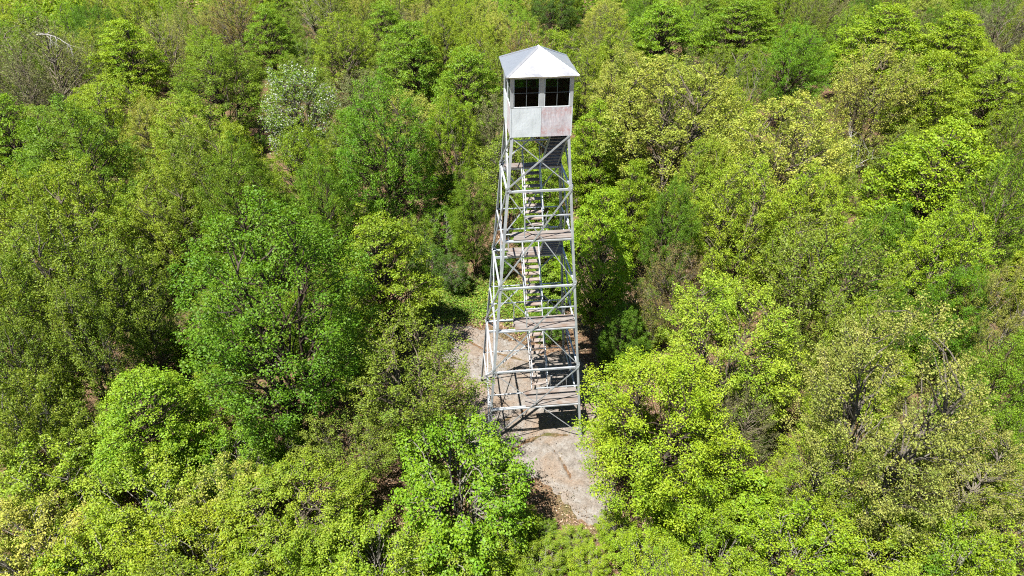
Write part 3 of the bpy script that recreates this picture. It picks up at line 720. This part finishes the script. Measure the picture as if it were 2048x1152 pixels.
# trees that can be told apart in the photograph (place of the crown in it, its width, the height in metres)
HAND = [
    # near, left of the rock
    (915, 958, 320, 4.9, 'shrub', 'vivid', 'vivid green bushy tree in front of the tower\'s left leg'),
    (835, 775, 290, 7.0, 'vase', 'olive', 'fine-twigged olive vase-shaped tree just left of the tower base'),
    (545, 600, 400, 12.5, 'cherry', 'green', 'big deep green tree, largest crown left of the tower'),
    (585, 1030, 300, 4.6, 'aspen', 'yellow', 'dense yellow-green tree at the bottom, below the big deep green tree'),
    (775, 540, 210, 8.0, 'maple', 'lime', 'yellow-lime young tree right of the big deep green tree'),
    (690, 690, 130, 6.0, 'cherry', 'mid', None),
    (300, 830, 230, 6.5, 'maple', 'lime', None),
    (130, 580, 240, 10.5, 'pole', 'olive', None), (270, 600, 170, 9.5, 'pole', 'olive', None), (30, 650, 190, 10.0, 'pole', 'olive', None), (190, 700, 170, 8.5, 'pole', 'olive', None), (70, 760, 170, 8.0, 'pole', 'olive', None),
    (100, 960, 250, 4.6, 'shrub', 'yellow', None), (290, 1010, 260, 4.6, 'shrub', 'yellow', None), (440, 1000, 190, 4.2, 'shrub', 'pale', None), (60, 1090, 240, 4.4, 'shrub', 'pale', None),
    (210, 1110, 220, 4.4, 'shrub', 'yellow', None), (380, 1110, 220, 4.2, 'shrub', 'yellow', None), (740, 1120, 260, 3.8, 'shrub', 'yellow', None), (560, 1130, 220, 4.0, 'shrub', 'lime', None),
    (900, 1140, 230, 2.8, 'shrub', 'yellow', None), (700, 900, 190, 4.4, 'vase', 'olive', None), (650, 1110, 150, 3.6, 'aspen', 'lime', None),
    (380, 900, 140, 4.5, 'sapling', 'mid', None), (70, 850, 200, 6.5, 'shrub', 'olive', None), (200, 880, 150, 4.8, 'shrub', 'olive', None), (480, 920, 170, 4.0, 'shrub', 'mid', None),
    # left, middle distance
    (180, 440, 220, 9.5, 'aspen', 'yellow', None), (330, 440, 170, 9.0, 'aspen', 'yellow', None), (40, 480, 180, 9.5, 'aspen', 'yellow', None), (400, 390, 180, 10.0, 'aspen', 'olive', None),
    (170, 320, 230, 10.5, 'cherry', 'mid', None), (40, 310, 180, 10.5, 'maple', 'mid', None), (240, 245, 170, 9.5, 'aspen', 'yellow', None), (400, 300, 170, 9.5, 'aspen', 'yellow', None),
    (325, 290, 130, 9.0, 'aspen', 'pale', None), (490, 345, 130, 9.0, 'maple', 'yellow', None), (500, 420, 160, 10.5, 'cherry', 'mid', None), (640, 420, 130, 9.5, 'cherry', 'mid', None),
    (620, 360, 140, 9.0, 'aspen', 'lime', None),
    (765, 285, 225, 11.5, 'cherry', 'green', 'rounded deep green tree left of the tower stairs, level with the cab panels'),
    (605, 225, 165, 9.5, 'flower', 'mid', 'white-flowering tree left of the cab'),
    (440, 165, 220, 10.0, 'cherry', 'mid', None), (255, 120, 140, 10.0, 'maple', 'lime', None), (90, 140, 200, 11.0, 'bare', 'grey', 'large bare grey-brown tree at the upper left edge'),
    (35, 190, 130, 9.5, 'bare', 'grey', None), (335, 95, 110, 9.0, 'bare', 'pale', None), (470, 50, 130, 10.0, 'bare', 'brown', None), (545, 80, 110, 10.0, 'maple', 'mid', None),
    (690, 110, 130, 10.0, 'aspen', 'yellow', None), (820, 130, 150, 10.5, 'maple', 'mid', None), (640, 30, 120, 10.0, 'oak', 'olive', None), (930, 190, 150, 10.0, 'maple', 'mid', None),
    (905, 290, 120, 9.0, 'aspen', 'lime', None), (950, 420, 100, 7.5, 'cherry', 'mid', None), (700, 470, 90, 6.5, 'sapling', 'yellow', None), (885, 455, 90, 3.6, 'shrub', 'mid', None), (835, 470, 90, 3.4, 'shrub', 'olive', None),
    # behind the tower
    (1080, 190, 130, 9.5, 'aspen', 'lime', None), (1190, 300, 120, 9.0, 'maple', 'lime', None), (1085, 400, 120, 8.0, 'maple', 'mid', None), (1110, 20, 120, 10.0, 'cherry', 'dark', None),
    (1195, 500, 150, 9.5, 'maple', 'lime', 'lime-green tree close behind the tower\'s right leg, half in shade'), (1105, 520, 100, 5.0, 'maple', 'mid', None),
    (1250, 670, 100, 4.5, 'cherry', 'green', None), (1345, 455, 130, 8.0, 'cherry', 'green', 'small vivid green tree among yellow crowns right of the tower'),
    (1340, 575, 130, 6.5, 'bare', 'brown', 'reddish-brown thin-leaved tree right of the tower'),
    # right
    (1316, 842, 355, 7.8, 'cherry', 'lime', 'big lime-green tree covering the tower\'s right foot'), (1450, 690, 280, 8.5, 'aspen', 'yellow', 'wide yellow-green crown behind the big lime tree, right of tower'),
    (1480, 860, 140, 5.5, 'bare', 'grey', None), (1640, 580, 270, 9.0, 'vase', 'olive', 'broad olive vase-shaped tree with grey stems, right of centre'),
    (1770, 830, 360, 11.0, 'oak', 'tan', 'tan-yellow open tree with grey trunk, lower right'), (1930, 960, 240, 6.5, 'oak', 'tan', None), (1640, 960, 200, 6.0, 'oak', 'yellow', None),
    (1980, 800, 190, 8.5, 'cherry', 'mid', None), (1905, 630, 150, 7.5, 'cherry', 'green', None), (1765, 650, 95, 6.0, 'cherry', 'green', None), (1890, 540, 200, 9.0, 'aspen', 'lime', None),
    (1865, 370, 270, 10.5, 'maple', 'lime', 'bright lime layered tree with dark gaps at the right, level with stairs'), (1985, 460, 170, 10.0, 'vase', 'mid', None), (1990, 640, 150, 8.0, 'oak', 'tan', None),
    (1350, 250, 300, 11.5, 'aspen', 'pale', 'big pale yellow crown right of the cab'), (1250, 200, 150, 10.0, 'aspen', 'pale', None), (1560, 330, 260, 11.0, 'aspen', 'pale', 'wide pale yellow crown down the slope right of the cab'),
    (1480, 440, 180, 9.5, 'aspen', 'yellow', None), (1620, 450, 170, 9.0, 'aspen', 'yellow', None), (1740, 200, 190, 10.5, 'vase', 'pale', None), (1760, 90, 220, 11.0, 'maple', 'lime', None), (1890, 110, 190, 11.0, 'maple', 'lime', None),
    (1850, 200, 160, 10.5, 'maple', 'lime', None), (1990, 200, 150, 10.0, 'maple', 'lime', None), (1590, 130, 150, 10.5, 'cherry', 'green', None), (1480, 60, 160, 10.0, 'maple', 'mid', None), (1330, 70, 160, 10.5, 'maple', 'mid', None),
    (2010, 320, 130, 9.5, 'vase', 'olive', None), (1270, 420, 110, 8.0, 'maple', 'lime', None), (1400, 380, 130, 8.5, 'aspen', 'yellow', None), (2010, 60, 120, 10.0, 'bare', 'grey', None),
    (1600, 1090, 220, 4.4, 'shrub', 'lime', None), (1760, 1090, 220, 4.2, 'shrub', 'yellow', None), (1900, 1110, 200, 4.2, 'shrub', 'lime', None), (2020, 1070, 180, 4.5, 'shrub', 'yellow', None),
    (1430, 1100, 190, 3.4, 'shrub', 'lime', None), (1290, 1120, 150, 2.6, 'shrub', 'lime', None), (1380, 1010, 160, 3.6, 'shrub', 'lime', None), (1980, 900, 140, 6.0, 'vase', 'mid', None), (1520, 1000, 140, 3.8, 'sapling', 'lime', None),
    (850, 520, 80, 2.6, 'shrub', 'dark', None), (905, 540, 80, 2.4, 'shrub', 'dark', None), (1085, 1120, 110, 1.7, 'shrub', 'yellow', None), (1180, 1125, 90, 1.5, 'shrub', 'lime', None), (1010, 1090, 110, 1.9, 'shrub', 'lime', None),  # dark shrubs: shade of the undergrowth put into their leaf colour
    (1040, 1045, 90, 1.5, 'shrub', 'lime', None), (1150, 1075, 70, 0.9, 'shrub', 'yellow', None), (1235, 1060, 90, 1.4, 'shrub', 'lime', None), (1085, 1060, 60, 0.8, 'shrub', 'mid', None),
    (385, 655, 120, 2.8, 'shrub', 'olive', None), (310, 690, 110, 2.6, 'shrub', 'mid', None), (1275, 600, 110, 2.6, 'shrub', 'mid', None), (1300, 650, 90, 2.2, 'shrub', 'olive', None), (560, 880, 110, 1.8, 'shrub', 'mid', None), (610, 110, 90, 5.0, 'shrub', 'mid', None),
    (1700, 700, 120, 7.0, 'aspen', 'yellow', None), (1560, 760, 120, 6.0, 'vase', 'olive', None),
]
for h in HAND: add_at(*h)

# the rest of the wood: filled in where nothing stands yet
KEEP = [(955, 90, 1168, 885), (905, 652, 1000, 745), (1000, 740, 1150, 880), (1005, 860, 1130, 965), (1075, 950, 1215, 1045), (880, 565, 1010, 655), (1085, 1040, 1200, 1125)]
def crown_box(x, y, w, h, cb=0.2):
    g = float(gz(x, y)); pts = [proj((x + dx * w / 2, y + dy * w / 2, g + z)) for dx, dy in ((-1, 0), (1, 0), (0, -1), (0, 1)) for z in (h * cb, h * 0.85)] + [proj((x, y, g + h))]
    a = np.array(pts); return a[:, 0].min(), a[:, 1].min(), a[:, 0].max(), a[:, 1].max()
def clear_of(x, y, w, h, cb):
    dt = math.hypot(x, y)
    if dt < 2.6 + w * 0.5: return False
    if float(poly_sdf(np.array([x]), np.array([y]), ROCK)[0]) > -0.5: return False
    b = crown_box(x, y, w * 0.9, h, cb)
    for i, kb in enumerate(KEEP):
        if i == 0 and y > 2.5: continue
        if y > 12 and i > 0: continue
        if b[0] < kb[2] and b[2] > kb[0] and b[1] < kb[3] and b[3] > kb[1]: return False
    return True
def in_view(x, y, h, m=0.0):
    g = float(gz(x, y)); c = False
    for z in (h * 0.3, h * 0.62, h * 0.95):
        px, py, dz = proj((x, y, g + z))
        if dz > 1 and -m < px < PW + m and -m < py < PH + m: c = True
    return c
def hides_known(x, y, w, h):
    """would this one stand in front of a tree that the photograph shows?"""
    g = float(gz(x, y)); cx, cyy, cd = proj((x, y, g + 0.62 * h)); rw = 0.5 * w * FOC * PW / cd; rh = 0.46 * h * FOC * PW / cd * 0.9
    for p in PLANTS:
        if not p['hand'] or p['h'] < 3: continue
        kx, ky, kd_ = p['screen']
        if cd > kd_ + 1.0: continue
        if ((cx - kx) / (0.42 * p['w'] * FOC * PW / kd_ + 0.62 * rw)) ** 2 + ((cyy - ky) / (0.40 * p['h'] * FOC * PW / kd_ * 0.85 + 0.62 * rh)) ** 2 < 1: return True
    return False
for p in PLANTS: p['screen'] = proj((p['x'], p['y'], float(gz(p['x'], p['y'])) + 0.62 * p['h']))
fill = np.random.default_rng(21)
FILLK = ['maple', 'cherry', 'aspen', 'aspen', 'vase', 'pole', 'pole', 'oak', 'bare', 'maple', 'aspen']
FILLH = {'maple': ['lime', 'mid', 'lime', 'yellow'], 'cherry': ['mid', 'olive', 'lime', 'green'], 'aspen': ['yellow', 'olive', 'lime', 'pale'], 'vase': ['olive', 'olive', 'grey'],
         'pole': ['olive', 'mid', 'yellow'], 'oak': ['olive', 'tan', 'yellow'], 'bare': ['grey', 'brown', 'pale']}
cand = []
for y in np.arange(-14, 78, 1.15):
    for x in np.arange(-74, 92, 1.15):
        cand.append((x + fill.uniform(-0.5, 0.5), y + fill.uniform(-0.5, 0.5)))
cand = [c for c in cand if in_view(c[0], c[1], 8.0, 60) and (c[1] < 50 or in_view(c[0], c[1], 10.0, 0))]
order = fill.permutation(len(cand))
for i in order:
    x, y = cand[i]
    far = (np.array([x, y, 4.0]) - CAM) @ FW
    kd = FILLK[fill.integers(len(FILLK))]
    hue = FILLH[kd][fill.integers(len(FILLH[kd]))]
    w = fill.uniform(4.2, 7.0) if far > 42 else fill.uniform(3.4, 5.4)
    h = fill.uniform(7.5, 10.5) if far > 42 else fill.uniform(5.0, 8.0)
    ok = True
    for p in PLANTS:
        if math.hypot(p['x'] - x, p['y'] - y) < 0.41 * (p['w'] + w): ok = False; break
    if not ok or not clear_of(x, y, w, h, 0.2) or hides_known(x, y, w, h): continue
    PLANTS.append(dict(x=x, y=y, w=w, h=h, kind=kd, hue=hue, label=None, rot=None, var=None, hand=False, bark=None, lean=0))
n_trees = len(PLANTS)
# low growth between the near trees
order = fill.permutation(len(cand)); n_low = 0
for i in order:
    x, y = cand[i]
    far = (np.array([x, y, 1.0]) - CAM) @ FW
    if far > 62 or n_low >= 190: continue
    w = fill.uniform(1.6, 3.0); h = w * fill.uniform(0.8, 1.2)
    ok = all(math.hypot(p['x'] - x, p['y'] - y) > (0.30 * p['w'] if p['h'] > 4 else 0.5 * (p['w'] + w)) for p in PLANTS)
    if not ok or not clear_of(x, y, w, h, 0.1): continue
    kd = 'shrub' if fill.uniform() < 0.7 else 'sapling'
    if kd == 'sapling': h *= 1.5; w *= 0.8
    PLANTS.append(dict(x=x, y=y, w=w, h=h, kind=kd, hue=['lime', 'mid', 'yellow', 'olive', 'green'][fill.integers(5)], label=None, rot=None, var=None, hand=False, bark=None, lean=0)); n_low += 1

# labels from the colour, the form and the place
ORD = ['leftmost', 'second from left', 'third from left', 'fourth from left', 'fifth from left', 'sixth from left', 'seventh from left', 'eighth from left', 'ninth from left', 'tenth from left']
def place_words(px, py):
    row = 'along the top edge' if py < 85 else 'level with the cab' if py < 270 else 'level with upper stairs' if py < 475 else 'level with middle landings' if py < 665 else \
          'level with lowest stairs' if py < 880 else 'near the bottom edge'
    col = 'at the far left' if px < 300 else 'at mid-left' if px < 660 else 'just left of tower' if px < 1050 else 'just right of tower' if px < 1400 else 'at mid-right' if px < 1740 else 'at the far right'
    return row, col
buckets = {}
for p in PLANTS:
    px, py, dz = proj((p['x'], p['y'], float(gz(p['x'], p['y'])) + 0.65 * p['h'])); p['px'], p['py'] = px, py
    if p['label'] is None:
        row, col = place_words(px, py)
        size = 'tall ' if p['h'] > 9.3 else 'low ' if p['h'] < 2.6 else 'small ' if p['h'] < 5 else ''
        buckets.setdefault((size, p['hue'], p['kind'], row, col), []).append(p)
for (size, hue, kd, row, col), ps in buckets.items():
    ps.sort(key=lambda p: p['px'])
    for i, p in enumerate(ps):
        base = f"{size}{HUEWORD[hue]} {KINDWORD[kd]} {col}, {row}"
        p['label'] = base if len(ps) == 1 else base + (', rightmost' if i == len(ps) - 1 else f', {ORD[min(i, 9)]}')

LOWK = ('shrub', 'sapling')
for p in PLANTS:
    q = KIND[p['kind']]; v = fill.integers(len(q)) if p['var'] is None else p['var']; q = q[int(v)]
    low = p['kind'] in LOWK
    nm = 'shrub' if p['kind'] == 'shrub' else 'sapling' if p['kind'] == 'sapling' else 'flowering_tree' if p['kind'] == 'flower' else 'broadleaf_tree'
    cat = 'shrub' if p['kind'] == 'shrub' else 'sapling' if p['kind'] == 'sapling' else 'tree'
    root = empty(nm, (p['x'], p['y'], float(gz(p['x'], p['y']))), label=p['label'], category=cat, group='shrubs and saplings on the forest floor' if low else 'trees of the spring wood')
    root.rotation_euler = (fill.normal() * 0.03, fill.normal() * 0.03, fill.uniform(0, 2 * pi))
    s = p['w'] / (2 * q['R']) * 1.06
    root.scale = (s * (e_ := fill.uniform(0.9, 1.12)), s / e_, p['h'] / q['H'])
    t = obj('trunk', q['trunk'], root); bc = np.array(BARK[p['kind']]) * fill.uniform(0.75, 1.3); t.color = (*bc, 1)
    c = obj('crown', q['crown'], root, kind='stuff')
    hc = np.array(HUE[p['hue']]) * fill.uniform(0.86, 1.12) * (1 + fill.normal(size=3) * np.array([0.035, 0.02, 0.10])); c.color = (*np.clip(hc, 0.004, 0.9), 1)
    if p['kind'] == 'flower':
        b = obj('blossom', BLOSSOM, root, kind='stuff'); b.color = (0.31, 0.33, 0.27, 1)

# ------------------------------------------------------------------ the wood beyond the trees that can be told apart, and around the frame
def woods():
    r = np.random.default_rng(77); V = []; Cc = []; TV = []; TF = []; nt = 0
    names = ['maple', 'cherry', 'aspen', 'pole', 'oak']
    pts = []
    for y in np.arange(-20, 104, 3.0):
        for x in np.arange(-92, 112, 3.0):
            x_, y_ = x + r.uniform(-1.4, 1.4), y + r.uniform(-1.4, 1.4)
            if (np.array([x_, y_, 4]) - CAM) @ FW < 9: continue
            vis = in_view(x_, y_, 8.0, 60)
            near_frame = in_view(x_, y_, 8.0, 560)
            if (y_ > 76 and near_frame) or (not vis and near_frame): pts.append((x_, y_))
    acc = []
    for x, y in pts:
        if all(math.hypot(x - a, y - b) > 5.6 for a, b in acc) and all(math.hypot(x - p['x'], y - p['y']) > 0.42 * p['w'] + 2 for p in PLANTS): acc.append((x, y))
    for x, y in acc:
        kd = names[r.integers(len(names))]; q = KIND[kd][r.integers(len(KIND[kd]))]
        hue = FILLH[kd][r.integers(len(FILLH[kd]))]
        h = r.uniform(6.5, 10); s = r.uniform(5.6, 7.6) / (2 * q['R']); a = r.uniform(0, 6.28)
        L = q['LV'].reshape(-1, 4, 3); L = L[r.permutation(len(L))[: int(len(L) * (0.07 if y > 70 else 0.03))]]
        c = L.mean(1, keepdims=True); L = c + (L - c) * 3.4
        m = np.array([[cos(a) * s, -sin(a) * s, 0], [sin(a) * s, cos(a) * s, 0], [0, 0, h / q['H']]])
        o = np.array([x, y, float(gz(x, y))])
        V.append(L.reshape(-1, 3) @ m.T + o); col = np.array(HUE[hue]) * r.uniform(0.85, 1.12)
        Cc.append(np.tile(np.append(col, 1), (len(L) * 4, 1)))
    v = np.vstack(V); me = mesh_from('surrounding_wood', v, np.arange(len(v)), 4, M['leaf_attr']); tint_attr(me, np.vstack(Cc))
    obj('surrounding_wood', me, kind='stuff')
    return len(acc), len(v) // 4
NW = woods()

# ------------------------------------------------------------------ ground cover, dead leaves
def scatter(name, mat, n, region, zr, size, cols, seed, upb=1.2, wr=0.7):
    r = np.random.default_rng(seed)
    P = region(r, n); n = len(P)
    z = gz(P[:, 0], P[:, 1]) + r.uniform(*zr, n)
    C = np.column_stack([P, z]); N = np.array([0, 0, upb]) + r.normal(size=(n, 3)) * 0.45; N /= np.linalg.norm(N, axis=1, keepdims=True)
    v = leaf_quads(C, N, r.uniform(*size, n), wr, r)
    me = mesh_from(name, v, np.arange(len(v)), 4, mat)
    cols = np.array(cols); cc = cols[r.integers(len(cols), size=n)] * r.uniform(0.7, 1.2, (n, 1)) * (1 + 0.45 * vnoise(P[:, 0], P[:, 1], 2.6, seed))[:, None]
    tint_attr(me, np.repeat(np.column_stack([cc, np.ones(n)]), 4, axis=0))
    return obj(name, me, kind='stuff')
def off_rock(P, m=-0.05): return P[poly_sdf(P[:, 0], P[:, 1], ROCK) + 0.42 * vnoise(P[:, 0], P[:, 1], 2.3, 3) < m + 0.5 * vnoise(P[:, 0], P[:, 1], 5.0, 42) ** 3]
def reg_litter(r, n):
    P = np.column_stack([r.uniform(-18, 20, n), r.uniform(-11, 26, n)])
    k = (P[:, 0] > -12) & (P[:, 0] < 12) | (r.uniform(size=n) < 0.45)
    P = off_rock(P[k]); return P
scatter('dead_leaves', M['litter'], 70000, reg_litter, (0.0, 0.06), (0.05, 0.11), [(0.216, 0.144, 0.090), (0.180, 0.108, 0.060), (0.264, 0.192, 0.132), (0.132, 0.078, 0.045), (0.240, 0.162, 0.096)], 31)
def reg_edge(r, n):
    P = np.column_stack([r.uniform(-7, 8, n), r.uniform(-11, 12, n)]); return off_rock(P)
scatter('clearing_litter', M['litter'], 50000, reg_edge, (0.0, 0.05), (0.04, 0.10), [(0.20, 0.13, 0.08), (0.15, 0.095, 0.055), (0.24, 0.17, 0.11), (0.11, 0.07, 0.045), (0.22, 0.18, 0.10)], 35)
def reg_rock(r, n):
    P = np.column_stack([r.uniform(-4.5, 4, n), r.uniform(-7.5, 7.5, n)]); d_ = poly_sdf(P[:, 0], P[:, 1], ROCK)
    return P[(d_ > 0) & (r.uniform(size=n) < 0.05 + 0.9 * np.exp(-d_ / 0.35) + 0.5 * (vnoise(P[:, 0], P[:, 1], 2.2, 51) > 0.35))]
scatter('rock_debris', M['litter'], 9000, reg_rock, (0.09, 0.13), (0.03, 0.08), [(0.16, 0.10, 0.06), (0.10, 0.065, 0.04), (0.20, 0.14, 0.09), (0.07, 0.05, 0.035)], 36, 2.5)
def reg_herb(r, n):
    P = np.column_stack([r.uniform(-14, 16, n), r.uniform(-11, 26, n)])
    d = vnoise(P[:, 0], P[:, 1], 0.9, 12) + 0.35 * vnoise(P[:, 0], P[:, 1], 3.0, 13)
    core_ = np.exp(-(((P[:, 0] + 2.0) / 3.6) ** 2 + ((P[:, 1] - 9.6) / 2.6) ** 2)) * 1.3 + np.exp(-(((P[:, 0] - 1.8) / 1.6) ** 2 + ((P[:, 1] - 8.6) / 2.4) ** 2)) * 0.9
    return off_rock(P[d * 0.8 + core_ > r.uniform(0.25, 1.1, n)])
scatter('ground_cover', M['herb'], 90000, reg_herb, (0.03, 0.24), (0.06, 0.15), [(0.090, 0.162, 0.012), (0.132, 0.180, 0.012), (0.066, 0.132, 0.012), (0.168, 0.174, 0.030)], 32, 0.9)
def reg_patch(r, n):
    P = np.column_stack([r.uniform(-6.5, 4.5, n), r.uniform(5.0, 13.5, n)])
    c_ = np.exp(-(((P[:, 0] + 1.9) / 3.0) ** 2 + ((P[:, 1] - 9.4) / 2.2) ** 2)) * 1.25 + np.exp(-(((P[:, 0] - 1.6) / 1.5) ** 2 + ((P[:, 1] - 8.2) / 2.2) ** 2))
    c_ += 0.28 * vnoise(P[:, 0], P[:, 1], 2.0, 15)
    return off_rock(P[c_ > r.uniform(0.25, 1.05, n)])
scatter('clearing_grass', M['herb'], 90000, reg_patch, (0.02, 0.20), (0.05, 0.13), [(0.120, 0.216, 0.012), (0.156, 0.216, 0.012), (0.090, 0.180, 0.012), (0.204, 0.204, 0.036)], 34, 0.9)
def reg_moss(r, n):
    P = np.column_stack([r.uniform(-3.5, 3.0, n), r.uniform(-3.5, 5.4, n)])
    a = np.exp(-(((P[:, 0] + 0.9) / 0.9) ** 2 + ((P[:, 1] - 3.25) / 0.35) ** 2)) + np.exp(-((line_d(P[:, 0], P[:, 1], [(-1.5, -2.65), (-0.9, -2.4), (-0.3, -2.0)]) / 0.07) ** 2)) * 0.5
    return P[a > r.uniform(0.2, 1.0, n)]
scatter('moss_tufts', M['herb'], 26000, reg_moss, (0.03, 0.12), (0.03, 0.07), [(0.156, 0.114, 0.018), (0.132, 0.120, 0.018), (0.180, 0.120, 0.036)], 33, 0.6)

# ------------------------------------------------------------------ dead wood
def dead_wood(name, px, py, h, L, az, tilt, label, seed, col=(0.24, 0.23, 0.21), nb=9, rad=0.07):
    r = np.random.default_rng(seed); T = Tubes()
    P = unproj(px, py, h); d = np.array([cos(az) * cos(tilt), sin(az) * cos(tilt), sin(tilt)])
    P = unproj(px, py, h + float(gz(P[0], P[1])))
    a = np.array([0, 0, 0.0]) - d * L * 0.5; b = d * L * 0.5
    m = bez(a, np.array([0, 0, 0.22 * L]) + r.normal(size=3) * 0.1 * L, b, 9); T.add(m, np.linspace(rad, rad * 0.15, 9), 6)
    for i in range(nb):
        s = m[r.integers(2, 8)]; dd = nrm(d * 0.7 + r.normal(size=3) * 0.6); ln = L * r.uniform(0.15, 0.42)
        B = bez(s, s + dd * ln * 0.5 + r.normal(size=3) * 0.1 * ln, s + dd * ln + np.array([0, 0, 0.12 * ln]), 5); T.add(B, np.linspace(rad * 0.4, 0.008, 5), 4)
        for q in range(3):
            s2 = B[r.integers(1, 5)]; d2 = nrm(dd + r.normal(size=3) * 0.6); T.add(np.array([s2, s2 + d2 * ln * 0.25, s2 + d2 * ln * 0.45 + r.normal(size=3) * 0.05]), (rad * 0.15, 0.008, 0.004), 3)
    o = obj(name, T.mesh(name), label=label, category='dead branch'); o.location = P; o.color = (*col, 1)
    return o
dead_wood('dead_branch', 1715, 345, 3.2, 4.6, 0.5, 0.25, 'bleached dead branches in the gap right of the pale yellow crowns', 1)
dead_wood('dead_branch', 1700, 300, 5.0, 3.0, 1.2, 0.5, 'small bleached broken top standing above the dead branches at right', 2)
dead_wood('dead_branch', 110, 85, 9.0, 4.8, -0.6, -0.15, 'long pale dead bough arching across the bare tree, upper left', 3, rad=0.09)
dead_wood('dead_branch', 75, 795, 3.0, 3.0, 0.5, 0.45, 'pale broken stem leaning at the left edge, level with lowest stairs', 4, nb=2)
dead_wood('fallen_log', 1255, 1088, 0.12, 1.6, 0.15, 0.02, 'short dark fallen log at the bottom, right of the rock', 5, (0.05, 0.045, 0.04), 2, 0.12)
dead_wood('dead_branch', 640, 905, 0.3, 2.6, 0.9, 0.05, 'grey fallen branch on leaf litter under the big deep green tree', 6, nb=5)
dead_wood('dead_branch', 1730, 1000, 0.5, 2.8, 0.4, 0.12, 'pale fallen branch below the tan-yellow open tree, lower right', 7, nb=6)
print('plants', len(PLANTS), 'trees', n_trees, 'low', n_low, 'wood', NW, 'leaves', {k: [len(q['LV']) // 4 for q in v] for k, v in KIND.items()})
